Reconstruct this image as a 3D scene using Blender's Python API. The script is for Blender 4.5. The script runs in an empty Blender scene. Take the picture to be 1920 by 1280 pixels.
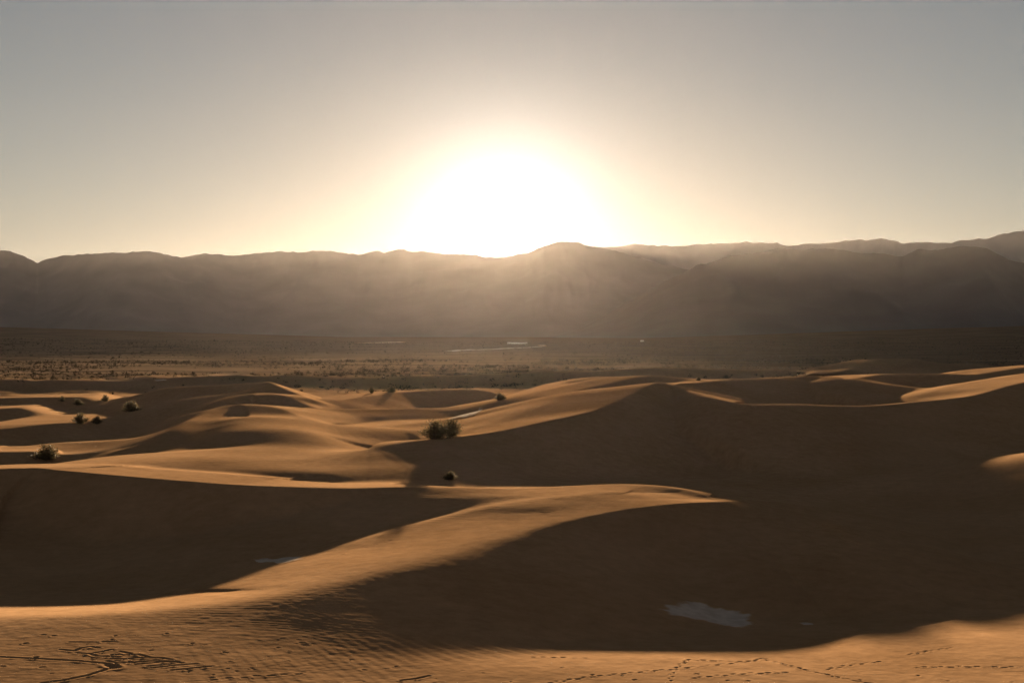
import bpy, bmesh, math, random
import numpy as np

# ------------------------------------------------------------------ camera, sky, sun, exposure
CAM_H = 30.0                       # metres above the valley floor
FPX = 2667.0                       # focal length in pixels of the 1920 px wide photograph (50 mm)
PITCH = math.atan(18.0 / FPX)      # camera looks very slightly down
SUN_EL = math.radians(3.95)
SUN_AZ = math.radians(-0.25)       # a touch left of straight ahead

scene = bpy.context.scene
C = bpy.context.collection
cam_d = bpy.data.cameras.new('camera')
cam_d.lens = 50.0
cam_d.sensor_width = 36.0
cam_d.clip_start = 0.1
cam_d.clip_end = 60000.0
cam = bpy.data.objects.new('camera', cam_d)
C.objects.link(cam)
cam.location = (0, 0, CAM_H)
cam.rotation_euler = (math.pi / 2 - PITCH, 0, 0)
scene.camera = cam

world = bpy.data.worlds.new('World')
scene.world = world
world.use_nodes = True
wn = world.node_tree.nodes
wl = world.node_tree.links
wn.clear()
wo = wn.new('ShaderNodeOutputWorld')
bg = wn.new('ShaderNodeBackground')
sky = wn.new('ShaderNodeTexSky')
sky.sky_type = 'NISHITA'
sky.sun_disc = False
sky.sun_elevation = SUN_EL
sky.sun_rotation = SUN_AZ
sky.altitude = 0
sky.air_density = 1.0
sky.dust_density = 0.0
sky.ozone_density = 1.0
hsv = wn.new('ShaderNodeHueSaturation')
hsv.inputs['Saturation'].default_value = 0.5
bg.inputs['Strength'].default_value = 0.0094
wl.new(sky.outputs[0], hsv.inputs['Color'])
tint = wn.new('ShaderNodeVectorMath'); tint.operation = 'MULTIPLY'; tint.inputs[1].default_value = (1.06, 1.0, 1.04)
wl.new(hsv.outputs[0], tint.inputs[0])
wl.new(tint.outputs[0], bg.inputs['Color'])
# circumsolar aureole of the dusty evening sky: falls off exponentially with the angle from the sun
tc = wn.new('ShaderNodeTexCoord')
nrm = wn.new('ShaderNodeVectorMath'); nrm.operation = 'NORMALIZE'
wl.new(tc.outputs['Generated'], nrm.inputs[0])
dt = wn.new('ShaderNodeVectorMath'); dt.operation = 'DOT_PRODUCT'
wl.new(nrm.outputs[0], dt.inputs[0])
dt.inputs[1].default_value = (math.sin(SUN_AZ) * math.cos(SUN_EL), math.cos(SUN_AZ) * math.cos(SUN_EL), math.sin(SUN_EL))
ac = wn.new('ShaderNodeMath'); ac.operation = 'ARCCOSINE'; ac.use_clamp = False
wl.new(dt.outputs['Value'], ac.inputs[0])
sc1 = wn.new('ShaderNodeMath'); sc1.operation = 'MULTIPLY'; sc1.inputs[1].default_value = -1.0 / math.radians(1.65)
wl.new(ac.outputs[0], sc1.inputs[0])
ex = wn.new('ShaderNodeMath'); ex.operation = 'EXPONENT'
wl.new(sc1.outputs[0], ex.inputs[0])
au = wn.new('ShaderNodeMath'); au.operation = 'MULTIPLY'; au.inputs[1].default_value = 0.40
wl.new(ex.outputs[0], au.inputs[0])
bg2 = wn.new('ShaderNodeBackground'); bg2.inputs['Color'].default_value = (1.0, 0.94, 0.87, 1)
wl.new(au.outputs[0], bg2.inputs['Strength'])
ads = wn.new('ShaderNodeAddShader')
wl.new(bg.outputs[0], ads.inputs[0]); wl.new(bg2.outputs[0], ads.inputs[1])
wl.new(ads.outputs[0], wo.inputs['Surface'])

sun_d = bpy.data.lights.new('sun', 'SUN')
sun_d.energy = 5.0
sun_d.angle = math.radians(0.53)
sun_d.color = (1.0, 0.74, 0.49)
sun = bpy.data.objects.new('sun', sun_d)
C.objects.link(sun)
sun.rotation_euler = (-(math.pi / 2 - SUN_EL), 0, -SUN_AZ)
sun.location = (0, 0, 200)

scene.view_settings.view_transform = 'Standard'
scene.view_settings.look = 'None'
scene.view_settings.gamma = 1.0
scene.view_settings.use_curve_mapping = False
scene.view_settings.exposure = 2.94
scene.cycles.volume_bounces = 0
scene.cycles.max_bounces = 6
scene.cycles.diffuse_bounces = 3
scene.cycles.use_denoising = True
scene.cycles.use_adaptive_sampling = False
HAZE = True

rng = np.random.default_rng(7)
random.seed(7)

# ------------------------------------------------------------------ helpers
def P(px, py, z):
    """a point of the place seen at pixel (px, py) of the photograph, at height z"""
    u = (px - 960.0) / FPX
    v = (640.0 - py) / FPX
    up = v * math.cos(PITCH) - math.sin(PITCH)
    fw = math.cos(PITCH) + v * math.sin(PITCH)
    t = (z - CAM_H) / up
    return u * t, fw * t

def smoothstep(a, b, x):
    t = np.clip((x - a) / (b - a), 0, 1)
    return t * t * (3 - 2 * t)

def vnoise(x, y, seed=0):
    xi = np.floor(x).astype(np.int64)
    yi = np.floor(y).astype(np.int64)
    fx = x - xi
    fy = y - yi
    fx = fx * fx * fx * (fx * (fx * 6 - 15) + 10)
    fy = fy * fy * fy * (fy * (fy * 6 - 15) + 10)
    def h(a, b):
        n = (a * 374761393 + b * 668265263 + seed * 974634777) & 0xFFFFFFFF
        n = ((n ^ (n >> 13)) * 1274126177) & 0xFFFFFFFF
        n = n ^ (n >> 16)
        return (n & 0xFFFFFF) / float(0xFFFFFF) * 2 - 1
    a = h(xi, yi); b = h(xi + 1, yi); c = h(xi, yi + 1); d = h(xi + 1, yi + 1)
    return (a * (1 - fx) + b * fx) * (1 - fy) + (c * (1 - fx) + d * fx) * fy

def fbm(x, y, oct=4, seed=0, gain=0.5):
    s = 0; a = 1
    for i in range(oct):
        s = s + a * vnoise(x, y, seed + i * 17)
        x = x * 2.03 + 11.3; y = y * 2.03 - 7.1; a *= gain
    return s

def ridged(x, y, oct=5, seed=0):
    s = 0; a = 1; w = 1
    for i in range(oct):
        n = 1 - np.abs(vnoise(x, y, seed + i * 13))
        n = n * n * w
        w = np.clip(n * 1.6, 0, 1)
        s = s + a * n
        x = x * 2.1 + 3.7; y = y * 2.1 + 9.2; a *= 0.5
    return s

def smax(a, b, k):
    h = np.clip(0.5 + 0.5 * (a - b) / k, 0, 1)
    return b + (a - b) * h + k * h * (1 - h)

def catmull(pts, n=7):
    p = np.asarray(pts, float)
    q = np.vstack([2 * p[0] - p[1], p, 2 * p[-1] - p[-2]])
    out = []
    for i in range(1, len(q) - 2):
        for k in range(n):
            t = k / n
            p0, p1, p2, p3 = q[i - 1], q[i], q[i + 1], q[i + 2]
            out.append(0.5 * ((2 * p1) + (-p0 + p2) * t + (2 * p0 - 5 * p1 + 4 * p2 - p3) * t * t + (-p0 + 3 * p1 - 3 * p2 + p3) * t ** 3))
    out.append(p[-1])
    return np.array(out)

# ------------------------------------------------------------------ dune field: gentle base surface
BASE = []
def W(x, y, z): BASE.append((x, y, z))
def B(px, py, z):
    x, y = P(px, py, z); BASE.append((x, y, z))
# camera dune and ground beside / behind it
W(0, 12, 24.5); W(0, 40, 15.0); W(0, 70, 7.6); W(-28, 72, 7.8); W(28, 72, 7.6); W(-70, 80, 7); W(75, 80, 7); W(0, 92, 3.5); W(30, 92, 3.3); W(-30, 92, 4.2)
B(960, 1280, 3.35); B(1500, 1280, 2.9); B(1920, 1280, 2.5); B(500, 1280, 3.75); B(0, 1280, 4.15)
B(0, 1215, 4.35); B(300, 1210, 4.15); B(550, 1210, 3.75); B(800, 1225, 3.5)
B(1000, 1225, 3.05); B(1300, 1228, 2.65); B(1650, 1210, 2.0); B(1920, 1195, 1.9); B(2150, 1180, 2)
# hollow in front of the diagonal dune
B(1290, 1150, 0.6); B(1000, 1165, 1.1); B(800, 1160, 2.0); B(1600, 1120, 0.2); B(1780, 1070, 0.3); B(1500, 1040, 1.2); B(1450, 1090, 0.7)
B(1650, 980, 1.4); B(1760, 1010, 1.2); B(1550, 930, 2.0); B(1700, 920, 2.2)
# bowl on the left
B(300, 1085, 0.7); B(510, 1052, 0.5); B(100, 1090, 0.9); B(-150, 1080, 1.5); B(600, 1010, 1.6); B(420, 1000, 1.8)
# right edge mound
B(1930, 893, 5.0); B(1930, 843, 6.9); B(1800, 940, 1.8); B(1790, 870, 2.6); B(1880, 897, 4.4); B(1870, 850, 6.0); B(2100, 950, 3.6); B(1930, 1090, 0.7)
# broad back of the second dune, left
B(200, 872, 7.8); B(400, 872, 7.5); B(600, 884, 6.9); B(400, 845, 7.3); B(600, 855, 7.0); B(200, 856, 6.0); B(500, 815, 8.3); B(430, 785, 9.5); B(485, 780, 9.7); B(430, 815, 8.3); B(545, 795, 8.8); B(600, 800, 7.9); B(640, 820, 7.4)
B(350, 838, 6.5); B(720, 862, 6.3); B(700, 885, 5.9)
B(1060, 945, 6.75); B(1120, 937, 6.9); B(1000, 955, 6.65); B(1180, 930, 7.0); B(940, 955, 6.5); B(1040, 925, 6.9); B(1230, 930, 6.95); B(1275, 935, 6.75)
# hollow between the second dune and the big dune
B(900, 880, 1.5); B(1050, 880, 1.2); B(1250, 880, 1.5); B(1400, 880, 2.0); B(830, 870, 3.0)
B(1600, 800, 3.5)
# left hollows
B(100, 870, 3.0); B(-60, 890, 4.5); B(80, 815, 1.0); B(200, 810, 0.8); B(300, 780, 0.6); B(50, 770, 1.0); B(60, 735, 1.0)
# middle
B(680, 800, 4.6); B(800, 800, 4.0); B(700, 780, 4.4); B(830, 780, 4.4); B(880, 772, 4.0); B(1000, 790, 4.6); B(1080, 765, 5.5); B(750, 750, 3.0); B(950, 745, 2.5)
B(1150, 735, 7); B(800, 715, 0.8); B(1000, 715, 1.5); B(600, 720, 1.5); B(400, 705, 0.8)
B(1350, 735, 8); B(1500, 735, 7); B(1650, 725, 7); B(1800, 720, 8); B(1400, 700, 2); B(1700, 690, 2.5)
for th in range(-170, 181, 20):
    t = math.radians(th)
    if abs(th) > 35:
        for r, z in ((60, 16), (150, 5), (400, 3)):
            W(math.sin(t) * r, math.cos(t) * r, z)
    for r in (1100, 2500):
        W(math.sin(t) * r, math.cos(t) * r, 0.3)

BP = np.array(BASE)
def uv(x, y):
    return np.arctan2(x, y), 0.5 * np.log(x * x + y * y + 25.0)
bu, bv = uv(BP[:, 0], BP[:, 1])
def tps_k(r2):
    return 0.5 * r2 * np.log(r2 + 1e-9)
N = len(BP)
K = tps_k((bu[:, None] - bu[None]) ** 2 + (bv[:, None] - bv[None]) ** 2) + np.eye(N) * 2e-4
Q = np.stack([np.ones(N), bu, bv], 1)
A = np.block([[K, Q], [Q.T, np.zeros((3, 3))]])
SOL = np.linalg.solve(A, np.concatenate([BP[:, 2], np.zeros(3)]))

def base_height(x, y):
    u, v = uv(x, y)
    z = SOL[N] + SOL[N + 1] * u + SOL[N + 2] * v
    for i in range(N):
        z = z + SOL[i] * tps_k((u - bu[i]) ** 2 + (v - bv[i]) ** 2)
    return z

# ------------------------------------------------------------------ dune crests
# each: crest points (px, py, z, rounding, near slope, far slope); profiles bend to a second slope after a width
RIDGES = []; COARSE = []
def ridge(pts, near=(0.30, 6, 0.45), far=(0.05, 14, 0.30), k=0.9):
    rows = []
    for p in pts:
        x, y = P(p[0], p[1], p[2])
        r = p[3] if len(p) > 3 else 0.8
        ns = p[4] if len(p) > 4 else near[0]
        fs = p[5] if len(p) > 5 else far[0]
        rows.append((x, y, p[2], r, ns, fs))
    RIDGES.append((catmull(rows, 12), near[1:], far[1:], k)); COARSE.append((catmull(rows, 4), near[1:], far[1:], k))

# diagonal dune in front, running into the left shoulder of the foreground
ridge([(-220, 1168, 4.8, 3, .03, .10), (0, 1161, 4.8, 2.5, .03, .12), (230, 1152, 4.9, 2.5, .03, .12), (430, 1132, 5.1, 3, .06, .12),
       (560, 1112, 5.35, 4, .10, .15), (650, 1088, 5.6, 4, .15, .13), (760, 1058, 5.9, 5.5, .19, .12), (880, 1026, 6.1, 5, .22, .10),
       (1000, 990, 6.35, 3.2, .25, .05), (1130, 962, 6.75, 1.8, .26, -.004), (1230, 948, 7.05, .7, .26, -.006), (1330, 941, 6.75, .5, .24, -.004), (1440, 940, 5.0, .8, .18, .05), (1500, 947, 3.4, 1.5, .15, .08), (1560, 956, 1.8, 3, .1, .08)],
      near=(0, 26, .12), far=(0, 13, .34), k=0.35)
# second dune: slip face to the left bowl, lit saddle on the right
ridge([(-220, 905, 8.6, 3, .25, .05), (-60, 884, 9.2, 2, .3, .04), (60, 877, 9.35, 1.2, .33, .04), (111, 881, 9.2, .8, .36, .035), (215, 890, 8.8, .7, .37, .03), (336, 900, 8.5, .7, .37, .03), (470, 909, 8.2, .7, .36, .03),
       (640, 914, 7.6, .8, .33, .04), (757, 912, 7.35, 1.4, .24, .06), (821, 914, 7.1, 2, .10, .10), (909, 916, 6.9, 2, .05, .16)],
      near=(0, 18, .34), far=(0, 12, .2), k=0.6)
ridge([(800, 913.5, 7.15, 2, .06, .1), (909, 916, 6.9, 2, .01, .16), (1009, 915, 6.9, 2, .0, .2), (1077, 912, 7.0, 2, .0, .2), (1161, 909, 7.2, 2, .01, .2), (1221, 911, 7.15, 2, .02, .2), (1280, 919, 6.9, 1.4, .03, .18), (1334, 934, 6.4, 1.0, .06, .15), (1400, 941, 5.3, 1.0, .15, .15)],
      near=(0, 7, .12), far=(0, 12, .2), k=0.35)
# big dune, middle right
ridge([(560, 850, 5.6, 3, .03, .03), (620, 848, 6.6, 2, .03, .03), (690, 842, 7.7, 2, .03, .05), (780, 827, 8.8, 1.5, .085, .08), (870, 818, 9.5, .8, .18, .1), (960, 805, 10.5, .6, .3, .1), (1050, 785, 12, .5, .34, .1), (1130, 763, 13.6, .5, .36, .1),
       (1200, 735, 15.8, .5, .38, .1), (1240, 715, 17.6, .4, .38, .12), (1285, 731, 15.7, .5, .36, .2), (1340, 748, 14.6, .8, .3, .2), (1410, 757, 13.7, 1.2, .25, .16), (1540, 759, 12.0, 1.2, .22, .12), (1633, 760, 11.8, 1.0, .22, .12),
       (1717, 753, 12.4, .8, .24, .12), (1800, 744, 13.1, .6, .25, .2), (1840, 739, 13.4, .5, .26, .12), (1920, 717, 15.4, .5, .28, .06), (2080, 690, 17.5, .8, .3, .05)],
      near=(0, 26, .10), far=(0, 18, .25))
# ribbons behind it
ridge([(858, 792, 6.0, 1, .05, .05), (942, 774, 8.0, .8, .08, .06), (993, 760, 9.5, .7, .1, .06), (1077, 733, 12.5, .7, .12, .06), (1174, 713, 15, .8, .12, .06), (1225, 703, 16.3, 1, .12, .06)],
      near=(0, 16, .2), far=(0, 14, .2), k=1.8)
# left hump, front crest
ridge([(285, 832, 5.6, 1.2, .12, .4), (299, 823, 6.5, 1, .13, .45), (336, 800, 8, .9, .12, .45), (396, 769, 9.5, .9, .03, .42), (430, 759, 10.2, 1, .02, .2), (470, 757, 10.5, 1, .02, .1), (514, 763, 10, .8, .02, .16), (544, 773, 9.3, .7, .02, .2), (578, 786, 8.5, .7, .04, .2), (640, 795, 7.4, 1.5, .03, .1), (700, 796, 6.8, 2, .03, .06), (790, 795, 6.4, 2, .03, .05)],
      near=(0, 14, .06), far=(0, 14, .3), k=2.0)
ridge([(403, 753, 9.5, 1, .05, .45), (437, 742, 10.5, 1, .04, .3), (484, 736, 11.2, 1, .04, .1), (524, 740, 11, .8, .04, .12), (554, 752, 9.5, .7, .05, .2), (588, 763, 8.2, .7, .05, .25), (638, 766, 7.7, .7, .05, .25), (720, 765, 7.6, .6, .05, .25), (830, 764, 7.6, .6, .05, .25), (920, 760, 7.9, .6, .06, .25),
       (985, 751, 8.7, .6, .1, .25), (1026, 728, 11.5, .6, .12, .2), (1077, 712, 13.2, .8, .12, .15), (1130, 705, 13.6, 1, .1, .1)],
      near=(0, 20, .15), far=(0, 8, .4), k=1.8)
ridge([(300, 729, 9, 1, .3, .05), (335, 725, 10.5, .8, .34, .04), (400, 721, 11.6, .7, .36, .04), (470, 716, 12.7, .6, .36, .05), (500, 714, 13, .5, .3, .3), (524, 724, 12.1, .5, .12, .35), (554, 736, 10.6, .5, .12, .35), (578, 744, 9.5, .6, .16, .35), (638, 747, 8.4, .6, .24, .2), (700, 740, 8.1, .6, .3, .06), (760, 734, 7.6, .6, .3, .04), (850, 730, 7.4, .5, .3, .04), (900, 729, 7.2, .5, .3, .05), (930, 736, 5, 1, .2, .1)],
      near=(0, 24, .2), far=(0, 12, .15))
# low dunes, far left
ridge([(-160, 846, 4.4), (-20, 847, 4.4), (52, 846, 4.2), (120, 851, 3.6), (190, 846, 3.6), (250, 836, 3.8), (285, 828, 4.2)], near=(.25, 8, .4), far=(.03, 20, .15))
ridge([(-160, 807, 4.2), (0, 804, 4.2), (83, 795, 4.6), (146, 790, 4.6), (190, 784, 4.4), (212, 775, 3.2)], near=(.28, 10, .4), far=(.025, 20, .15))
ridge([(-160, 768, 5.0), (0, 767, 5.0), (50, 762, 5.0), (78, 757, 3.6)], near=(.3, 10, .4), far=(.025, 16, .15))
ridge([(-160, 748, 6.0), (0, 746, 6.0), (100, 744, 6.0), (165, 742, 5.6), (195, 736, 4.0)], near=(.3, 10, .4), far=(.025, 20, .15))
ridge([(215, 747, 4.0), (240, 742, 5.6), (280, 737, 7.0), (333, 727, 9.2), (350, 724, 9.6)], near=(.25, 10, .4), far=(.03, 16, .15))
# right hand crests
ridge([(1255, 722, 14.5), (1280, 719, 15), (1364, 712, 15), (1448, 709, 15.2), (1515, 705, 15.6, .7), (1559, 706, 15.5, .8, .1), (1585, 710, 15.1, 1, .1), (1633, 704, 15.1, .7), (1683, 700, 15.5), (1784, 700, 15.6), (1850, 699, 16, .6, .2), (1920, 689, 17.2, .6, .2), (2060, 676, 19)],
      near=(.3, 20, .12), far=(.04, 14, .2))
ridge([(1338, 745, 11.5, .6, .2, .15), (1362, 735, 12.2, .8, .2, .1), (1395, 725, 13.2, .9, .2, .08), (1440, 717, 14.2, 1, .2, .08), (1490, 711, 15, 1, .2, .08)], near=(.2, 10, .2), far=(.1, 8, .2))
ridge([(1575, 697, 6), (1600, 690, 7.5), (1633, 680, 10.6), (1663, 670, 13.4, .5), (1717, 674, 12.4, 1), (1800, 681, 10, 2), (1900, 684, 8, 2)], near=(.28, 20, .3), far=(.1, 20, .2))
# last dunes before the scrub
ridge([(640, 712, 2.5), (760, 706, 3.6), (880, 702, 4.6), (1003, 697, 6.4), (1110, 695, 7.2), (1224, 688, 9.4), (1290, 690, 8), (1420, 694, 6), (1560, 696, 5)], near=(.25, 20, .3), far=(.04, 40, .08))
ridge([(-100, 716, 3), (100, 714, 3.2), (240, 712, 3.6), (330, 706, 4.6), (440, 703, 5), (560, 704, 4.5), (680, 708, 3)], near=(.2, 12, .3), far=(.03, 40, .08))

def ridge_height(x, y, h0, coarse=False):
    h = h0
    for pl, nearw, farw, k in (COARSE if coarse else RIDGES):
        zmax = pl[:, 2].max()
        pad = 60 + 5 * zmax
        m = (x > pl[:, 0].min() - pad) & (x < pl[:, 0].max() + pad) & (y > pl[:, 1].min() - pad) & (y < pl[:, 1].max() + pad)
        idx = np.nonzero(m)[0]
        if len(idx) == 0:
            continue
        X = x[idx]; Y = y[idx]
        best = np.full(len(X), 1e18); bs = np.zeros(len(X)); par = np.zeros((4, len(X)))
        for i in range(len(pl) - 1):
            a = pl[i]; b = pl[i + 1]
            dx, dy = b[0] - a[0], b[1] - a[1]
            L2 = dx * dx + dy * dy + 1e-9
            t = np.clip(((X - a[0]) * dx + (Y - a[1]) * dy) / L2, 0, 1)
            ex = X - a[0] - t * dx; ey = Y - a[1] - t * dy
            d2 = ex * ex + ey * ey
            w = d2 < best
            if not w.any():
                continue
            L = math.sqrt(L2)
            side = (dx * ey - dy * ex) / L     # positive = left of travel = away from the camera for left-to-right crests
            best[w] = d2[w]; bs[w] = side[w]
            tw = t[w]
            for q, c in enumerate((2, 3, 4, 5)):
                par[q, w] = a[c] + (b[c] - a[c]) * tw
        d = np.sqrt(best)
        wt = 0.5 + 0.5 * np.clip(bs / (d + 1e-6), -1, 1)      # 1 = far side
        r = np.maximum(par[1], 0.15)
        s = np.sqrt(d * d + r * r) - r
        def prof(t1, w, t2):
            over = np.maximum(s - w, 0)
            soft = w * 0.5 + 1
            return t1 * s + np.maximum(t2 - t1, 0) * (np.sqrt(over * over + soft * soft) - soft)
        drop = prof(par[3], *farw) * wt + prof(par[2], *nearw) * (1 - wt)
        h[idx] = smax(par[0] - drop, h[idx], k)
    return h

# ------------------------------------------------------------------ marks in the sand: tracks and scratched strokes (x, y segments)
MARKS = []      # (x0, y0, x1, y1, width, depth)
def stroke(pts, w=0.22, dep=0.10, zz=4.6):
    q = [hit(a, b, zz) for a, b in pts]
    for (x0, y0), (x1, y1) in zip(q[:-1], q[1:]):
        MARKS.append((x0, y0, x1, y1, w, dep))
def zp(a, b):
    return (a / 4.571, 1180 + b / 4.571)

def terrain(x, y, coarse=False):
    """height of the ground at world x, y (flat arrays)"""
    d = np.hypot(x, y)
    th = np.arctan2(x, y)
    pxx = np.tan(np.clip(th, -1.2, 1.2)) * FPX + 960
    z = base_height(x, y) - 2.6 * smoothstep(275, 350, d) * (1 - np.exp(-((pxx - 510) / 120) ** 4) * (1 - smoothstep(395, 440, d)))
    z = -smax(-z, -(28.4 - 0.12 * np.minimum(d, 60)), 1.0)          # the rounded top of the dune the photograph was taken from
    near_plain = smoothstep(700, 1000, d)
    z = z * (1 - near_plain) + 0.4 * near_plain
    z = ridge_height(x, y, z, coarse)
    # soft undulation
    dn = smoothstep(90, 200, d) * (1 - smoothstep(900, 1200, d))
    z = z + dn * (0.11 * fbm(x / 26, y / 34, 2, 5) + 0.14 * smoothstep(215, 260, d) * fbm(x / 70, y / 24, 2, 15)) + 0.018 * (1 - near_plain) * fbm(x / 6.5, y / 6.5, 2, 9)
    # hummocky ground where the scrub begins, then the flat valley floor
    hb = smoothstep(620, 800, d) * (1 - smoothstep(2200, 4000, d))
    z = z + hb * (0.9 * np.maximum(fbm(x / 16, y / 30, 3, 31), -0.2) + 0.5 * fbm(x / 90, y / 160, 2, 33))
    px = np.tan(np.clip(th, -1.2, 1.2)) * FPX + 960
    fan = smoothstep(2400, 9000, d) * np.cos(np.clip(th, -1.5, 1.5))
    lf = np.clip((640 - px) / 640, 0, 2.2) * 62
    rf = np.clip((px - 1200) / 720, 0, 2.2) * 78
    z = z + fan * (lf + rf)
    return z

def hit(px, py, z0=None):
    """where the line of sight through (px, py) first meets the ground"""
    u = (px - 960.0) / FPX; v = (640.0 - py) / FPX
    up = v * math.cos(PITCH) - math.sin(PITCH); fw = math.cos(PITCH) + v * math.sin(PITCH)
    lo, hi = 85.0, 4500.0
    if z0 is not None:
        c = (z0 - CAM_H) / up; lo, hi = c * 0.8, c * 1.25
    for it in range(2):
        t = np.linspace(lo, hi, 140) if z0 is not None or it else np.exp(np.linspace(math.log(lo), math.log(hi), 500))
        g = CAM_H + up * t - terrain(u * t, fw * t, True)
        k = int(np.argmax(g < 0)) if (g < 0).any() else len(t) - 1
        lo, hi = t[max(k - 1, 0)], t[k]
    return u * hi, fw * hi
GROUND = {}
def build_ground():
    f = np.radians(np.arange(-21.2, 21.2001, 0.0475))
    l = np.radians(np.concatenate([np.arange(-180, -40, 4.0), np.arange(-40, -21.3, 0.35)]))
    r = -l[::-1][:-1]
    th = np.concatenate([l, f, r])
    rad = np.concatenate([np.linspace(0.6, 78, 40)[:-1], np.linspace(78, 100, 46)[:-1], np.arange(100, 138, 0.15),
                          np.arange(138, 234, 0.4), np.exp(np.arange(math.log(234), math.log(1100), 0.0048)), np.exp(np.linspace(math.log(1105), math.log(14800), 120))])
    T, R = np.meshgrid(th, rad)
    x = (np.sin(T) * R).ravel(); y = (np.cos(T) * R).ravel()
    z = terrain(x, y)
    # wind has rounded the older crests: soften the surface a little beyond the front dunes
    Z = z.reshape(R.shape)
    S = Z.copy()
    for it in range(2):
        S[1:-1] = (S[:-2] + 2 * S[1:-1] + S[2:]) / 4
        S[:, 1:-1] = (S[:, :-2] + 2 * S[:, 1:-1] + S[:, 2:]) / 4
    bl = smoothstep(225, 260, R)
    z = (Z * (1 - bl) + S * bl).ravel()
    # fine ripples and marks near the foreground
    m = (R.ravel() > 98) & (R.ravel() < 260) & (np.abs(T.ravel()) < 0.38)
    X = x[m]; Y = y[m]
    ph = (X * 0.16 + Y * 0.987) + 0.9 * fbm(X / 7, Y / 7, 2, 71)
    amp = 0.75 * np.exp(-(((X + 19) / 13) ** 2 + ((Y - 127) / 11) ** 2)) + 0.5 * np.exp(-(((X + 2) / 9) ** 2 + ((Y - 150) / 9) ** 2)) + 0.25 * smoothstep(0.1, 0.8, fbm(X / 15 + 3, Y / 15, 2, 41))
    z[m] += (0.0045 * amp + 0.0008) * np.sin(ph * 2 * math.pi / 0.95) * (0.6 + 0.4 * vnoise(X / 2.2, Y / 1.4, 19)) + 0.006 * fbm(X / 0.9, Y / 0.9, 2, 77)
    for (x0, y0, x1, y1, w, dep) in MARKS:
        mm = np.nonzero((x > min(x0, x1) - 1) & (x < max(x0, x1) + 1) & (y > min(y0, y1) - 1) & (y < max(y0, y1) + 1))[0]
        if len(mm) == 0: continue
        dx, dy = x1 - x0, y1 - y0
        L2 = dx * dx + dy * dy + 1e-9
        t = np.clip(((x[mm] - x0) * dx + (y[mm] - y0) * dy) / L2, 0, 1)
        e = np.hypot(x[mm] - x0 - t * dx, y[mm] - y0 - t * dy)
        rough = 1 + 0.5 * fbm(x[mm] / 0.35, y[mm] / 0.35, 2, 91)
        z[mm] += dep * rough * (-np.exp(-(e / w) ** 2) + 0.28 * np.exp(-((e - 1.9 * w) / (0.8 * w)) ** 2))
    nr, nc = R.shape
    i = np.arange(nr * nc).reshape(nr, nc)
    # close the ring behind the camera
    i2 = np.concatenate([i, i[:, :1]], 1)
    quads = np.stack([i2[:-1, :-1], i2[:-1, 1:], i2[1:, 1:], i2[1:, :-1]], -1).reshape(-1, 4)[:, ::-1]
    zc = float(z[:nc].mean())
    verts = np.stack([x, y, z], 1)
    ci = len(verts)
    verts = np.vstack([verts, [[0, 0, zc]]])
    me = bpy.data.meshes.new('ground')
    tri = np.stack([i2[0, :-1], i2[0, 1:], np.full(nc, ci)], -1)
    loops = np.concatenate([quads.ravel(), tri.ravel()])
    ls = np.concatenate([np.arange(len(quads)) * 4, len(quads) * 4 + np.arange(len(tri)) * 3])
    me.vertices.add(len(verts)); me.loops.add(len(loops)); me.polygons.add(len(ls))
    me.vertices.foreach_set('co', verts.astype(np.float32).ravel())
    me.loops.foreach_set('vertex_index', loops.astype(np.int32))
    me.polygons.foreach_set('loop_start', ls.astype(np.int32))
    me.polygons.foreach_set('use_smooth', np.ones(len(ls), bool))
    me.update(calc_edges=True)
    o = bpy.data.objects.new('ground', me)
    C.objects.link(o)
    o['kind'] = 'structure'
    return o

# ------------------------------------------------------------------ materials
def newmat(name):
    m = bpy.data.materials.new(name)
    m.use_nodes = True
    nt = m.node_tree
    b = nt.nodes['Principled BSDF']
    b.inputs['Roughness'].default_value = 0.95
    b.inputs['Specular IOR Level'].default_value = 0.1
    return m, nt, b

def node(nt, t, **kw):
    n = nt.nodes.new(t)
    for k, v in kw.items():
        setattr(n, k, v)
    return n

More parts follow.
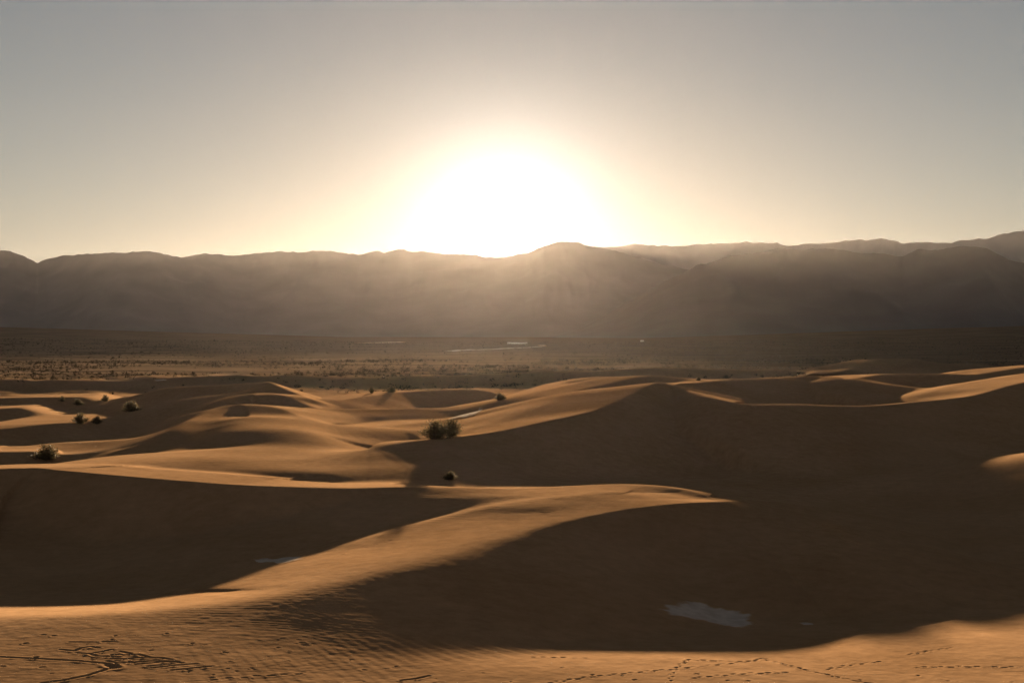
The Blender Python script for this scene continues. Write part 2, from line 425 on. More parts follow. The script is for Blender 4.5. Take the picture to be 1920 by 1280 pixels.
def sand_material():
    m, nt, b = newmat('sand')
    L = nt.links.new
    geo = node(nt, 'ShaderNodeNewGeometry')
    sep = node(nt, 'ShaderNodeSeparateXYZ'); L(geo.outputs['Position'], sep.inputs[0])
    # distance from the foot of the viewpoint dune, in world metres along the valley
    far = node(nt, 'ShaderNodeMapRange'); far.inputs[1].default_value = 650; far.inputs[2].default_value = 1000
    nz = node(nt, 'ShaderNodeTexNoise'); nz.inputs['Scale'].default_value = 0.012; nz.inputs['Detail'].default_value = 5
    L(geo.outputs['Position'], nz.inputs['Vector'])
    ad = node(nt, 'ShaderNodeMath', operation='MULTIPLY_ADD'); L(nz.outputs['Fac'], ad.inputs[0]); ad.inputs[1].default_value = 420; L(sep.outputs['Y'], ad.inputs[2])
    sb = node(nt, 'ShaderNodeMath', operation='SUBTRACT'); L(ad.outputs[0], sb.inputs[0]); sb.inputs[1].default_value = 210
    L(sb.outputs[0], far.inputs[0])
    n1 = node(nt, 'ShaderNodeTexNoise'); n1.inputs['Scale'].default_value = 0.05; n1.inputs['Detail'].default_value = 6
    L(geo.outputs['Position'], n1.inputs['Vector'])
    r1 = node(nt, 'ShaderNodeValToRGB')
    r1.color_ramp.elements[0].position = 0.3; r1.color_ramp.elements[0].color = (0.30, 0.177, 0.087, 1)
    r1.color_ramp.elements[1].position = 0.75; r1.color_ramp.elements[1].color = (0.37, 0.226, 0.118, 1)
    L(n1.outputs['Fac'], r1.inputs[0])
    n2 = node(nt, 'ShaderNodeTexNoise'); n2.inputs['Scale'].default_value = 0.03; n2.inputs['Detail'].default_value = 8
    mp = node(nt, 'ShaderNodeMapping'); mp.inputs['Scale'].default_value = (0.22, 0.8, 1.0); L(geo.outputs['Position'], mp.inputs['Vector'])
    L(mp.outputs[0], n2.inputs['Vector'])
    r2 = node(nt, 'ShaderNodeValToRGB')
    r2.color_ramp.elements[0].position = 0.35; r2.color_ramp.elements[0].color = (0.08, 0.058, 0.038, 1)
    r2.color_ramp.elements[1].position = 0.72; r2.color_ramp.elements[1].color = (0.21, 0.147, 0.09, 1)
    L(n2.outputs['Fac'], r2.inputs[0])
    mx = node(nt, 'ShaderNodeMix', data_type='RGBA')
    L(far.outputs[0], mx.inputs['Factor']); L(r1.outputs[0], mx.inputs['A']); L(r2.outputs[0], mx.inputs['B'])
    # streaks of darker heavy grains and fine grain
    ng1 = node(nt, 'ShaderNodeTexNoise'); ng1.inputs['Scale'].default_value = 0.55; ng1.inputs['Detail'].default_value = 9; ng1.inputs['Roughness'].default_value = 0.72
    L(geo.outputs['Position'], ng1.inputs['Vector'])
    gr = node(nt, 'ShaderNodeMapRange'); gr.inputs[1].default_value = 0.3; gr.inputs[2].default_value = 0.7; gr.inputs[3].default_value = 0.80; gr.inputs[4].default_value = 1.17
    L(ng1.outputs['Fac'], gr.inputs[0])
    vm = node(nt, 'ShaderNodeVectorMath', operation='SCALE'); L(mx.outputs['Result'], vm.inputs[0]); L(gr.outputs[0], vm.inputs['Scale'])
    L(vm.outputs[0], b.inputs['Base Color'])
    b.inputs['Roughness'].default_value = 1.0
    b.inputs['Specular IOR Level'].default_value = 0.0
    # grain and small wind ripples, only as relief
    wv = node(nt, 'ShaderNodeTexWave', wave_type='BANDS', bands_direction='Y'); wv.inputs['Scale'].default_value = 0.75
    wv.inputs['Distortion'].default_value = 5.0; wv.inputs['Detail'].default_value = 2; wv.inputs['Detail Scale'].default_value = 0.6
    L(geo.outputs['Position'], wv.inputs['Vector'])
    ng = node(nt, 'ShaderNodeTexNoise'); ng.inputs['Scale'].default_value = 1.7; ng.inputs['Detail'].default_value = 4
    L(geo.outputs['Position'], ng.inputs['Vector'])
    am = node(nt, 'ShaderNodeMath', operation='MULTIPLY_ADD'); L(wv.outputs['Fac'], am.inputs[0]); am.inputs[1].default_value = 0.25; L(ng.outputs['Fac'], am.inputs[2])
    fade = node(nt, 'ShaderNodeMapRange'); fade.inputs[1].default_value = 120; fade.inputs[2].default_value = 420; fade.inputs[3].default_value = 0.26; fade.inputs[4].default_value = 0.12
    L(sep.outputs['Y'], fade.inputs[0])
    bp = node(nt, 'ShaderNodeBump'); bp.inputs['Distance'].default_value = 0.05
    L(fade.outputs[0], bp.inputs['Strength']); L(am.outputs[0], bp.inputs['Height']); L(bp.outputs[0], b.inputs['Normal'])
    return m

def rock_material(name, c0, c1):
    m, nt, b = newmat(name)
    L = nt.links.new
    geo = node(nt, 'ShaderNodeNewGeometry')
    n1 = node(nt, 'ShaderNodeTexNoise'); n1.inputs['Scale'].default_value = 0.004; n1.inputs['Detail'].default_value = 8
    L(geo.outputs['Position'], n1.inputs['Vector'])
    r1 = node(nt, 'ShaderNodeValToRGB')
    r1.color_ramp.elements[0].position = 0.3; r1.color_ramp.elements[0].color = (*c0, 1)
    r1.color_ramp.elements[1].position = 0.7; r1.color_ramp.elements[1].color = (*c1, 1)
    L(n1.outputs['Fac'], r1.inputs[0]); L(r1.outputs[0], b.inputs['Base Color'])
    return m

# ------------------------------------------------------------------ build the ground
for s in ([(520, 170), (640, 182), (700, 155), (780, 145), (840, 155)], [(660, 198), (760, 205), (870, 190), (960, 168)], [(760, 205), (830, 225), (1020, 232)],
          [(960, 215), (1030, 213)], [(1030, 185), (1120, 203)], [(1060, 218), (1180, 210), (1270, 232)], [(970, 245), (1060, 252), (1240, 235), (1380, 242), (1470, 255)],
          [(920, 268), (1000, 287), (1110, 280), (1300, 270), (1520, 270)], [(1170, 296), (1400, 275), (1560, 282)], [(1270, 312), (1480, 293)], [(1310, 327), (1480, 308), (1680, 290)],
          [(1470, 348), (1640, 330), (1820, 312)], [(1110, 272), (1150, 284)], [(600, 105), (830, 108)], [(880, 104), (980, 98)]):
    stroke([zp(*q) for q in s], 0.14, 0.045)
stroke([zp(0, 232), zp(300, 248), zp(680, 268), zp(930, 292)], 0.15, 0.045)
stroke([zp(360, 457), zp(560, 430), zp(760, 390), zp(960, 325)], 0.16, 0.05)
stroke([zp(930, 300), zp(990, 325)], 0.3, 0.07)
def trail(pts, step=0.72, zz=3.6, w=0.13, dep=0.035):
    q = [hit(a, b, zz) for a, b in pts]
    c = 0.0; k = 0
    for (x0, y0), (x1, y1) in zip(q[:-1], q[1:]):
        L = math.hypot(x1 - x0, y1 - y0)
        nx, ny = -(y1 - y0) / L, (x1 - x0) / L
        while c < L:
            t = c / L
            s = (0.11 if k % 2 else -0.11) + random.uniform(-.05, .05)
            x = x0 + (x1 - x0) * t + nx * s; y = y0 + (y1 - y0) * t + ny * s
            ax, ay = (x1 - x0) / L * 0.14, (y1 - y0) / L * 0.14
            MARKS.append((x - ax, y - ay, x + ax, y + ay, w * random.uniform(.8, 1.2), dep * random.uniform(.6, 1.4)))
            c += step * random.uniform(.85, 1.15); k += 1
        c -= L
trail([(1030, 1279), (1110, 1268), (1180, 1261), (1260, 1254), (1300, 1250), (1400, 1240), (1440, 1233)])
trail([(1255, 1275), (1262, 1258), (1275, 1246), (1290, 1236)])
trail([(1300, 1270), (1400, 1262), (1480, 1260)])
trail([(1305, 1237), (1400, 1240)])
trail([(1430, 1234), (1520, 1258), (1600, 1275), (1640, 1282)], step=0.5)
trail([(1550, 1254), (1600, 1245), (1660, 1239)])
trail([(1705, 1226), (1745, 1219), (1790, 1213)], step=.5)
trail([(1720, 1250), (1800, 1249), (1900, 1250)])
trail([(1000, 1231), (1060, 1232), (1110, 1234)], step=.9)
trail([(400, 1273), (450, 1270), (560, 1262)], step=1.1)
stroke([(752, 1275), (780, 1272), (805, 1266)], .14, .06, 4)
for k in range(90):
    a = random.uniform(0, 1920); b = random.uniform(1205 if a < 600 else 1232, 1280)
    x, y = P(a, b, 3.9); r = random.uniform(0, 3.1)
    MARKS.append((x, y, x + math.cos(r) * .2, y + math.sin(r) * .2, random.uniform(.07, .14), random.uniform(.015, .05)))

trail([(880, 932), (960, 934), (1040, 931), (1120, 936), (1200, 930)], step=1.1, zz=6.7, w=.2, dep=.02)
trail([(1060, 926), (1110, 941), (1135, 946), (1160, 936), (1200, 928)], step=.9, zz=6.7, w=.2, dep=.025)
trail([(1010, 961), (1040, 959)], step=.6, zz=6.5, w=.2, dep=.04)
trail([(640, 1040), (740, 1010), (800, 1003)], step=2.4, zz=5.5, w=.2, dep=.04)
SAND = sand_material()
ground = build_ground()
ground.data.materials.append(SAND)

# ------------------------------------------------------------------ mountains
def mountain(name, prof, dist, base_px, front, back, seed, mat, rough=0.03, ncol=420, nrow=80, zb=-5.0):
    pf = np.array(prof, float)
    px = np.linspace(pf[0, 0], pf[-1, 0], ncol)
    # smooth interpolation of the ridgeline, with small natural breaks
    py = np.interp(px, pf[:, 0], pf[:, 1])
    jag = 2.2 * (ridged(px / 46.0, px * 0 + seed, 4, seed + 30) - 0.9) + 0.9 * fbm(px / 9.0, px * 0 + seed, 2, seed + 40)
    v = np.linspace(-1, 1, nrow)
    V, PX = np.meshgrid(v, px)
    th = np.arctan((PX - 960) / FPX)
    D = dist + np.where(V < 0, V * front, V * back) + 500 * fbm(PX / 260, PX * 0 + seed, 2, seed)
    y = D; x = np.tan(th) * D
    elev = np.tan(np.arctan((640 - py) / FPX) - PITCH)[:, None]
    H = elev * D + CAM_H
    Hr = elev * (dist + 500 * fbm(PX / 260, PX * 0 + seed, 2, seed)) + CAM_H
    a = np.abs(V)
    shape = np.where(V < 0, (1 - a) ** 1.25 * 0.75 + 0.25 * (1 - a), (1 - a) ** 1.1)
    env = np.clip(a * 3.0, 0, 1) * (1 - a) ** 0.7
    warp = 380 * fbm(x / 1300, y / 1300, 3, seed + 3)
    rg = ridged((x + warp) / 900, y / 2600 + 0.4 * warp / 900, 5, seed + 5) - 0.95
    fine = ridged(x / 260, y / 420, 3, seed + 8) - 0.8
    z = zb + (Hr - zb) * shape + (Hr - zb) * (rough * rg + 0.03 * fine) * env * 1.5
    z += jag[:, None] * dist / FPX * np.exp(-(a / 0.06) ** 2)
    z += (Hr - zb) * 0.010 * fbm(x / 120, y / 200, 3, seed + 11) * (1 - a)
    verts = np.stack([x.ravel(), y.ravel(), z.ravel()], 1)
    i = np.arange(ncol * nrow).reshape(ncol, nrow)
    quads = np.stack([i[:-1, :-1], i[1:, :-1], i[1:, 1:], i[:-1, 1:]], -1).reshape(-1, 4)
    me = bpy.data.meshes.new(name)
    me.vertices.add(len(verts)); me.loops.add(quads.size); me.polygons.add(len(quads))
    me.vertices.foreach_set('co', verts.astype(np.float32).ravel())
    me.loops.foreach_set('vertex_index', quads.astype(np.int32).ravel())
    me.polygons.foreach_set('loop_start', (np.arange(len(quads)) * 4).astype(np.int32))
    me.polygons.foreach_set('use_smooth', np.ones(len(quads), bool))
    me.update(calc_edges=True)
    o = bpy.data.objects.new(name, me); C.objects.link(o)
    o['kind'] = 'structure'
    me.materials.append(mat)
    return o

ROCK = rock_material('rock', (0.15, 0.15, 0.152), (0.19, 0.188, 0.188))  # lightened and greyed: part of the haze veil is put into the colour
HAZED_ROCK = rock_material('hazed_rock', (0.25, 0.25, 0.25), (0.31, 0.31, 0.305))  # aerial haze painted into the colour: paler because this range is farthest
LESS_HAZED_ROCK = rock_material('less_hazed_rock', (0.095, 0.095, 0.097), (0.12, 0.12, 0.12))  # darker so the nearest range stands out: less haze painted into its colour
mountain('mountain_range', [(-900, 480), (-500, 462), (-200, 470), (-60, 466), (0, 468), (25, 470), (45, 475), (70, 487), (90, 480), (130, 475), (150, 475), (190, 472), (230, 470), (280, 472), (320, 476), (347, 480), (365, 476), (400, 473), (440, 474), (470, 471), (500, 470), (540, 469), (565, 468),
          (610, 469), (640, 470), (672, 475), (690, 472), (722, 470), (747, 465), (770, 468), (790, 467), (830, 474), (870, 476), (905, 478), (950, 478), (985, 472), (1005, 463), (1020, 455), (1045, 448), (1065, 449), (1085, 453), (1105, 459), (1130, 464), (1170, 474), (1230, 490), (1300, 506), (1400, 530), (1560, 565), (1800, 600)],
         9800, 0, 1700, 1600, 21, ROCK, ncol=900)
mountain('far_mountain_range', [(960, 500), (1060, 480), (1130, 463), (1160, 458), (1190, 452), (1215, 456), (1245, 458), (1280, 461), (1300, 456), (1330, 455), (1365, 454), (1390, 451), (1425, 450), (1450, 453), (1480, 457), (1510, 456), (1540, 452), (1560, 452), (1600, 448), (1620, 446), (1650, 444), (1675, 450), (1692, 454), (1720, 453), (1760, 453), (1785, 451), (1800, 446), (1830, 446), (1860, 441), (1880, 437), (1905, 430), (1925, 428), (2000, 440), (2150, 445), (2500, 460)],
         11200, 0, 1600, 1500, 57, HAZED_ROCK, ncol=560)
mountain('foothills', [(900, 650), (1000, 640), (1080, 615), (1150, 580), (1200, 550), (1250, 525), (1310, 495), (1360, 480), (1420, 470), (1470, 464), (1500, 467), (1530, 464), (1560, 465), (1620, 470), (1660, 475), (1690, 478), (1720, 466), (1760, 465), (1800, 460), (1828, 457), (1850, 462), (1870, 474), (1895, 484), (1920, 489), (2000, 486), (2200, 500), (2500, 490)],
         8400, 0, 1500, 1300, 91, LESS_HAZED_ROCK, ncol=480)


# ------------------------------------------------------------------ pale dry clay showing between the dunes
def clay_material():
    m, nt, b = newmat('clay')
    L = nt.links.new
    geo = node(nt, 'ShaderNodeNewGeometry')
    n1 = node(nt, 'ShaderNodeTexNoise'); n1.inputs['Scale'].default_value = 0.9; n1.inputs['Detail'].default_value = 6
    L(geo.outputs['Position'], n1.inputs['Vector'])
    r1 = node(nt, 'ShaderNodeValToRGB')
    r1.color_ramp.elements[0].position = 0.38; r1.color_ramp.elements[0].color = (0.42, 0.34, 0.26, 1)
    r1.color_ramp.elements[1].position = 0.62; r1.color_ramp.elements[1].color = (0.54, 0.45, 0.36, 1)
    L(n1.outputs['Fac'], r1.inputs[0])
    # blown sand creeps over the rim of the clay
    at = node(nt, 'ShaderNodeAttribute', attribute_name='inside')
    n3 = node(nt, 'ShaderNodeTexNoise'); n3.inputs['Scale'].default_value = 0.7; n3.inputs['Detail'].default_value = 5
    L(geo.outputs['Position'], n3.inputs['Vector'])
    sm = node(nt, 'ShaderNodeMath', operation='ADD'); L(at.outputs['Fac'], sm.inputs[0]); L(n3.outputs['Fac'], sm.inputs[1])
    mr = node(nt, 'ShaderNodeMapRange', interpolation_type='SMOOTHSTEP'); mr.inputs[1].default_value = 0.62; mr.inputs[2].default_value = 0.95
    L(sm.outputs[0], mr.inputs[0])
    mx = node(nt, 'ShaderNodeMix', data_type='RGBA'); mx.inputs['A'].default_value = (0.34, 0.20, 0.094, 1)
    L(mr.outputs[0], mx.inputs['Factor']); L(r1.outputs[0], mx.inputs['B']); L(mx.outputs['Result'], b.inputs['Base Color'])
    vo = node(nt, 'ShaderNodeTexVoronoi', feature='DISTANCE_TO_EDGE'); vo.inputs['Scale'].default_value = 1.6
    L(geo.outputs['Position'], vo.inputs['Vector'])
    bp = node(nt, 'ShaderNodeBump'); bp.inputs['Distance'].default_value = 0.04; bp.inputs['Strength'].default_value = 0.5
    L(vo.outputs['Distance'], bp.inputs['Height']); L(bp.outputs[0], b.inputs['Normal'])
    b.inputs['Roughness'].default_value = 0.7
    b.inputs['Specular IOR Level'].default_value = 0.0
    return m
CLAY = clay_material()

def clay_patch(outline, z0=None, lift=0.03):
    pts = np.array([hit(a, b, z0) for a, b in outline])
    q = np.vstack([pts, pts[:1]])
    seg = []
    for i in range(len(pts)):
        for t in np.linspace(0, 1, 8, endpoint=False):
            seg.append(q[i] * (1 - t) + q[i + 1] * t)
    seg = np.array(seg)
    c = seg.mean(0)
    size = np.abs(seg - c).mean()
    rad = 1 + 0.10 * fbm(seg[:, 0] * 3 / size, seg[:, 1] * 3 / size, 3, 3)
    verts = []; n = len(seg); R = 10
    for k in range(1, R + 1):
        f = k / R
        for i in range(n):
            verts.append(c + (seg[i] - c) * f * rad[i])
    verts.append(c)
    verts = np.array(verts)
    z = terrain(verts[:, 0], verts[:, 1]) + lift
    z[(R - 1) * n:R * n] -= lift * 1.5
    faces = []
    for k in range(R - 1):
        for i in range(n):
            j = (i + 1) % n
            faces.append((k * n + i, k * n + j, (k + 1) * n + j, (k + 1) * n + i))
    for i in range(n):
        faces.append((R * n, i, (i + 1) % n))
    me = bpy.data.meshes.new('clay_flat')
    me.from_pydata([(a[0], a[1], b) for a, b in zip(verts, z)], [], faces)
    bm = bmesh.new(); bm.from_mesh(me); bmesh.ops.recalc_face_normals(bm, faces=bm.faces)
    up = sum(f.normal.z for f in bm.faces)
    if up < 0: bmesh.ops.reverse_faces(bm, faces=bm.faces)
    bm.to_mesh(me); bm.free()
    att = me.attributes.new('inside', 'FLOAT', 'POINT')
    att.data.foreach_set('value', np.concatenate([np.repeat(1 - (np.arange(1, R + 1) / R) ** 2, n), [1.0]]).astype(np.float32))
    for p in me.polygons: p.use_smooth = True
    me.materials.append(CLAY)
    o = bpy.data.objects.new('clay_flat', me); C.objects.link(o)
    o['kind'] = 'structure'
    return o
clay_patch([(1228, 1141), (1250, 1128), (1285, 1125), (1320, 1129), (1350, 1139), (1385, 1142), (1410, 1152), (1428, 1164), (1410, 1174), (1390, 1179), (1370, 1174), (1330, 1167), (1290, 1158), (1250, 1152)], 0.7)
clay_patch([(1497, 1167), (1512, 1166), (1527, 1169), (1525, 1171), (1505, 1171)], 0.7)
clay_patch([(470, 1046), (500, 1043), (575, 1043), (562, 1051), (520, 1059), (490, 1055)], 0.6)
clay_patch([(838, 786), (862, 781), (884, 776), (898, 769), (900, 763), (907, 763), (906, 770), (892, 778), (868, 784), (845, 788)], 5.0, 0.06)
clay_patch([(1008, 647.2), (1018, 646.8), (1027, 648), (1020, 649), (1012, 648.6)], 0.5, 0.5)
clay_patch([(668, 643), (720, 641.5), (760, 640.8), (758, 641.8), (715, 643)], 0.5, 0.5)
clay_patch([(286, 713), (312, 711.5), (314, 713), (292, 715)], None, 0.15)

# pale road across the valley floor
rp = [(840, 658.2), (900, 655.6), (950, 653.6), (990, 651.6), (1012, 649.6)]
rq = np.array([P(a, b, 0.6) for a, b in rp])
rs = catmull(np.column_stack([rq, np.zeros((len(rq), 4))]), 12)[:, :2]
tg = np.gradient(rs, axis=0); tg /= np.linalg.norm(tg, axis=1)[:, None]
nm = np.stack([-tg[:, 1], tg[:, 0]], 1)
ra = rs + nm * 5.5; rb = rs - nm * 5.5
zz = np.maximum(terrain(ra[:, 0], ra[:, 1]), terrain(rb[:, 0], rb[:, 1])) + 0.6
me = bpy.data.meshes.new('road')
n = len(rs)
me.from_pydata([(p[0], p[1], z) for p, z in zip(ra, zz)] + [(p[0], p[1], z) for p, z in zip(rb, zz)] + [(p[0], p[1], z - 1.6) for p, z in zip(ra, zz)] + [(p[0], p[1], z - 1.6) for p, z in zip(rb, zz)], [],
               [(i, i + 1, n + i + 1, n + i) for i in range(n - 1)] + [(i, 2 * n + i, 2 * n + i + 1, i + 1) for i in range(n - 1)] + [(n + i, n + i + 1, 3 * n + i + 1, 3 * n + i) for i in range(n - 1)])
ROAD, _nt, _b = newmat('road_gravel'); _b.inputs['Base Color'].default_value = (0.42, 0.36, 0.29, 1)
me.materials.append(ROAD)
ro = bpy.data.objects.new('road', me); C.objects.link(ro); ro['kind'] = 'structure'

# ------------------------------------------------------------------ plants
def leaf_material(name, c0, c1):
    m, nt, b = newmat(name)
    L = nt.links.new
    geo = node(nt, 'ShaderNodeNewGeometry')
    r1 = node(nt, 'ShaderNodeValToRGB')
    r1.color_ramp.elements[0].color = (*c0, 1); r1.color_ramp.elements[1].color = (*c1, 1)
    L(geo.outputs['Random Per Island'], r1.inputs[0]); L(r1.outputs[0], b.inputs['Base Color'])
    b.inputs['Roughness'].default_value = 0.7
    tr = node(nt, 'ShaderNodeBsdfTranslucent'); L(r1.outputs[0], tr.inputs['Color'])
    mx = node(nt, 'ShaderNodeMixShader'); mx.inputs[0].default_value = 0.35
    out = nt.nodes['Material Output']
    L(b.outputs[0], mx.inputs[1]); L(tr.outputs[0], mx.inputs[2]); L(mx.outputs[0], out.inputs['Surface'])
    return m
LEAF = leaf_material('shrub_leaf', (0.045, 0.036, 0.018), (0.085, 0.066, 0.034))
BARK, _nt, _b = newmat('shrub_bark'); _b.inputs['Base Color'].default_value = (0.08, 0.058, 0.038, 1)

def shrub_meshes(seed, upright, nstem, nleaf, leaf=0.03):
    """unit-sized shrub (1 wide, 1 tall): stems and foliage"""
    rg = np.random.default_rng(seed)
    sv = []; sf = []; lv = []; lf = []
    tips = []
    for s in range(nstem):
        a = rg.uniform(0, 2 * math.pi); lean = rg.uniform(0.05, 1.0) ** 0.8
        R = 0.5 * lean * rg.uniform(.7, 1.05)
        Ht = (1 - 0.55 * lean ** 2) * rg.uniform(.65, 1.05) if upright else (1 - 0.72 * lean ** 2) * rg.uniform(.6, 1.0)
        n = 7; pts = []
        bend = rg.uniform(-.5, .5)
        for k in range(n):
            t = k / (n - 1)
            rr = R * (t ** (1.0 if upright else 0.6)); aa = a + bend * t
            pts.append(np.array([math.cos(aa) * rr + rg.normal(0, .012), math.sin(aa) * rr + rg.normal(0, .012), -0.03 + Ht * (t ** 0.9)]))
        for k in range(n):
            w = 0.012 * (1 - k / n) + 0.002
            for q in range(3):
                b = q * 2.094
                sv.append(pts[k] + np.array([math.cos(b) * w, math.sin(b) * w, 0]))
        o = len(sv) - 3 * n
        for k in range(n - 1):
            for q in range(3):
                sf.append((o + k * 3 + q, o + k * 3 + (q + 1) % 3, o + k * 3 + 3 + (q + 1) % 3, o + k * 3 + 3 + q))
        tips.append(pts)
    for l in range(nleaf):
        p = tips[rg.integers(nstem)]
        t = rg.uniform(.03, .86) ** 0.8 * (len(p) - 1)
        k = min(int(t), len(p) - 2); f = t - k
        c = p[k] * (1 - f) + p[k + 1] * f + rg.normal(0, .05, 3)
        c[2] = max(c[2], 0.01)
        d = p[k + 1] - p[k]; d = d / (np.linalg.norm(d) + 1e-6) + rg.normal(0, .6, 3); d /= np.linalg.norm(d)
        s = np.cross(d, rg.normal(0, 1, 3)); s /= np.linalg.norm(s) + 1e-6
        L_ = leaf * rg.uniform(.6, 1.5); w = L_ * 0.32
        o = len(lv)
        lv += [c - d * L_, c + s * w, c + d * L_, c - s * w]
        lf.append((o, o + 1, o + 2, o + 3))
    a = bpy.data.meshes.new('stems'); a.from_pydata([tuple(v) for v in sv], [], sf); a.materials.append(BARK)
    b = bpy.data.meshes.new('foliage'); b.from_pydata([tuple(v) for v in lv], [], lf); b.materials.append(LEAF)
    return a, b
KINDS = [shrub_meshes(3, True, 46, 3400, .030), shrub_meshes(5, False, 40, 3000, .034), shrub_meshes(8, False, 34, 2600, .036), shrub_meshes(12, True, 36, 2600, .036)]

def shrub(px, py, wpx, hpx, kind, rot, label, push=0.0):
    x, y = hit(px, py)
    d = math.hypot(x, y)
    x += x / d * push; y += y / d * push
    d += push
    z = float(terrain(np.array([x]), np.array([y]))[0])
    r = bpy.data.objects.new('desert_shrub', None); C.objects.link(r)
    r.location = (x, y, z - 0.05)
    r.rotation_euler = (0, 0, rot)
    w = wpx / FPX * d; h_ = hpx / FPX * d
    r.scale = (w, w, h_)
    r.empty_display_size = 0.3
    r['label'] = label; r['category'] = 'shrub'; r['group'] = 'desert shrubs among the dunes'
    for nme, me in zip(('stems', 'foliage'), KINDS[kind]):
        o = bpy.data.objects.new(nme, me); C.objects.link(o); o.parent = r
    return r
shrub(818, 830, 84, 42, 1, .3, 'large bushy shrub at the left end of the big dune crest, the lower of two', 5)
shrub(846, 824, 70, 40, 0, 1.3, 'tall feathery shrub on the big dune crest, right of the bushier one', 14)
shrub(845, 899, 36, 20, 1, 2.1, 'small dark shrub in the shaded hollow under the big dune, nearest of all')
shrub(88, 861, 68, 34, 2, .9, 'wide dark shrub beside the pale sand strip at the far left edge')
shrub(150, 794, 36, 24, 3, 1.9, 'upright shrub at the right end of the left sand strip, left of a lower one')
shrub(182, 794, 28, 17, 1, 2.9, 'low round shrub touching the upright one on the left sand strip')
shrub(245, 771, 46, 24, 1, 4.2, 'broad dark shrub at the foot of the shaded slip face on the left')
shrub(116, 752, 17, 12, 2, 3.3, 'small shrub far left, first of three along a low dune')
shrub(146, 759, 24, 13, 1, 5.1, 'flat spreading shrub far left, middle of three along a low dune')
shrub(197, 752, 21, 15, 2, 1.1, 'compact shrub far left, last of three, at the low dune tip')
shrub(697, 737, 15, 17, 3, .7, 'thin upright shrub behind the long thin crest left of centre')
shrub(733, 735, 27, 15, 2, 2.5, 'low wide shrub on the long thin crest left of centre')
shrub(937, 750, 34, 17, 1, 5.6, 'dim shrub past the right tip of the long thin crest')
shrub(1310, 713, 14, 8, 2, .5, 'tiny shrub behind the bright strip right of the dune peak')
shrub(1362, 709, 18, 8, 1, 1.5, 'tiny wide shrub behind the bright strip, farther right of the peak')

# scrub over the valley floor, far too many to count
def scrub():
    n1, n2 = 15000, 15000
    d = np.concatenate([np.sqrt(rng.uniform(700 ** 2, 1500 ** 2, n1)), np.sqrt(rng.uniform(1500 ** 2, 4300 ** 2, n2))])
    th = rng.uniform(-.45, .45, n1 + n2)
    x = np.sin(th) * d; y = np.cos(th) * d
    cl = fbm(x / 60, y / 120, 3, 61)
    keep = (cl > -0.35 + rng.normal(0, .3, len(x))) & (rng.uniform(0, 1, len(x)) < smoothstep(690, 950, d + 60 * fbm(x / 150, y / 150, 2, 5)))
    x, y, d = x[keep], y[keep], d[keep]
    z = terrain(x, y)
    ok = z < 4.5 + (d > 2400) * 100
    x, y, d, z = x[ok], y[ok], d[ok], z[ok]
    n = len(x)
    T = 15
    w = rng.uniform(1.0, 2.6, n) * rng.uniform(.7, 1.6, n) * (1 + 0.25 * smoothstep(1500, 3500, d)); h = w * rng.uniform(.4, .75, n)
    a = rng.uniform(0, 2 * math.pi, (n, T)); rr = rng.uniform(0, 1, (n, T)) ** .6
    cx = x[:, None] + np.cos(a) * rr * w[:, None] * .5
    cy = y[:, None] + np.sin(a) * rr * w[:, None] * .5
    cz = z[:, None] + (rng.uniform(.05, 1, (n, T)) * (1 - .6 * rr ** 2)) * h[:, None]
    cen = np.stack([cx, cy, cz], -1)
    off = rng.normal(0, 1, (n, T, 3, 3)); off /= np.linalg.norm(off, axis=-1, keepdims=True)
    tri = cen[:, :, None, :] + off * (w[:, None, None, None] * rng.uniform(.12, .30, (n, T, 1, 1)))
    v = tri.reshape(-1, 3)
    m = len(v) // 3
    me = bpy.data.meshes.new('scrub')
    me.vertices.add(len(v)); me.loops.add(len(v)); me.polygons.add(m)
    me.vertices.foreach_set('co', v.astype(np.float32).ravel())
    me.loops.foreach_set('vertex_index', np.arange(len(v), dtype=np.int32))
    me.polygons.foreach_set('loop_start', (np.arange(m) * 3).astype(np.int32))
    me.update(calc_edges=True)
    sm_, nt_, b_ = newmat('scrub_leaf'); b_.inputs['Base Color'].default_value = (0.045, 0.036, 0.022, 1); b_.inputs['Specular IOR Level'].default_value = 0.0
    me.materials.append(sm_)
    o = bpy.data.objects.new('scrub', me); C.objects.link(o)
    o['kind'] = 'stuff'; o['label'] = 'low dark desert scrub scattered over the flat valley floor'
scrub()

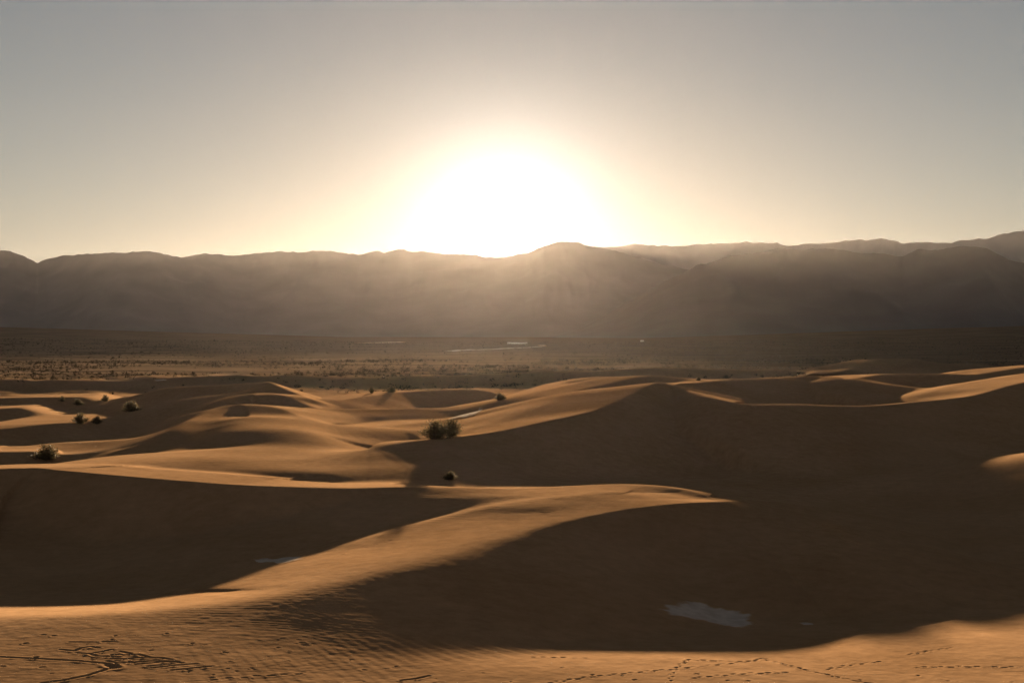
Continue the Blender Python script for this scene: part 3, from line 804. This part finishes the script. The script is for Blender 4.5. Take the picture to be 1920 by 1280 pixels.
# ------------------------------------------------------------------ a few pale buildings far across the valley
WALL, _nt, _b = newmat('pale_wall'); _b.inputs['Base Color'].default_value = (0.72, 0.68, 0.62, 1)
ROOF, _nt, _b = newmat('pale_roof'); _b.inputs['Base Color'].default_value = (0.70, 0.68, 0.66, 1); _b.inputs['Roughness'].default_value = 0.35; _b.inputs['Specular IOR Level'].default_value = 0.6
DARKW, _nt, _b = newmat('window_glass'); _b.inputs['Base Color'].default_value = (0.03, 0.03, 0.035, 1); _b.inputs['Roughness'].default_value = 0.1
def building(px, py, L, Wd, H, rot, label, group=None):
    x, y = P(px, py, 0.5)
    z = float(terrain(np.array([x]), np.array([y]))[0])
    r = bpy.data.objects.new('building', None); C.objects.link(r)
    r.location = (x, y, z - 0.3); r.rotation_euler = (0, 0, rot)
    r['label'] = label; r['category'] = 'building'
    if group: r['group'] = group
    def part(nm, v, f, m):
        me = bpy.data.meshes.new(nm); me.from_pydata(v, [], f); me.materials.append(m)
        o = bpy.data.objects.new(nm, me); C.objects.link(o); o.parent = r
        return o
    a, b = L / 2, Wd / 2; e = 0.4; g = H + Wd * 0.22
    part('wall', [(-a, -b, 0), (a, -b, 0), (a, b, 0), (-a, b, 0), (-a, -b, H), (a, -b, H), (a, b, H), (-a, b, H), (-a, 0, g - .05), (a, 0, g - .05)], [(0, 1, 5, 4), (2, 3, 7, 6), (1, 2, 6, 9, 5), (3, 0, 4, 8, 7)], WALL)
    part('roof', [(-a - e, -b - e, H - .1), (a + e, -b - e, H - .1), (a + e, 0, g), (-a - e, 0, g), (a + e, b + e, H - .1), (-a - e, b + e, H - .1),
                  (-a - e, -b - e, H + .08), (a + e, -b - e, H + .08), (a + e, 0, g + .18), (-a - e, 0, g + .18), (a + e, b + e, H + .08), (-a - e, b + e, H + .08)],
         [(6, 7, 8, 9), (9, 8, 10, 11), (1, 0, 3, 2), (2, 3, 5, 4), (0, 1, 7, 6), (4, 5, 11, 10), (0, 6, 9, 3), (3, 9, 11, 5), (1, 2, 8, 7), (2, 4, 10, 8)], ROOF)
    for k in (-.25, .25):
        part('window', [(k * L - .7, -b - .03, 1.0), (k * L + .7, -b - .03, 1.0), (k * L + .7, -b - .03, 2.1), (k * L - .7, -b - .03, 2.1), (k * L - .7, -b + .05, 1.0), (k * L + .7, -b + .05, 1.0), (k * L + .7, -b + .05, 2.1), (k * L - .7, -b + .05, 2.1)],
             [(0, 1, 2, 3), (0, 3, 7, 4), (1, 5, 6, 2), (3, 2, 6, 7), (0, 4, 5, 1)], DARKW)
for k, (px, py, L) in enumerate(((955, 644.6, 9), (962, 645, 7), (968, 644.8, 8), (974, 645.2, 7), (980, 645, 8), (986, 644.6, 6))):
    building(px, py, L, 5, 3.0, 0.1 * k, ('leftmost', 'second from left', 'third from left', 'third from right', 'second from right', 'rightmost')[k] + ' tiny pale building of the far row below the sun', 'row of pale buildings below the sun')
building(1204, 640.5, 9, 6, 3.4, .2, 'lone tiny pale building on the valley floor right of the row')


# ------------------------------------------------------------------ haze over the whole valley
def box_mesh(name, x0, x1, y0, y1, z0, z1):
    me = bpy.data.meshes.new(name)
    v = [(x, y, z) for z in (z0, z1) for y in (y0, y1) for x in (x0, x1)]
    f = [(0, 2, 3, 1), (4, 5, 7, 6), (0, 1, 5, 4), (2, 6, 7, 3), (0, 4, 6, 2), (1, 3, 7, 5)]
    me.from_pydata(v, [], f); me.update()
    return me
if HAZE:
    hm = bpy.data.materials.new('haze'); hm.use_nodes = True
    hn = hm.node_tree.nodes; hn.clear()
    ho = hn.new('ShaderNodeOutputMaterial'); pv = hn.new('ShaderNodeVolumePrincipled')
    pv.inputs['Color'].default_value = (0.46, 0.43, 0.405, 1)
    pv.inputs['Density'].default_value = 1.6e-6
    pv.inputs['Anisotropy'].default_value = 0.80
    hm.node_tree.links.new(pv.outputs[0], ho.inputs['Volume'])
    h = bpy.data.objects.new('haze', box_mesh('haze', -15500, 15500, -15200, 15600, -30, 900))
    h.data.materials.append(hm); C.objects.link(h)
    h['kind'] = 'stuff'
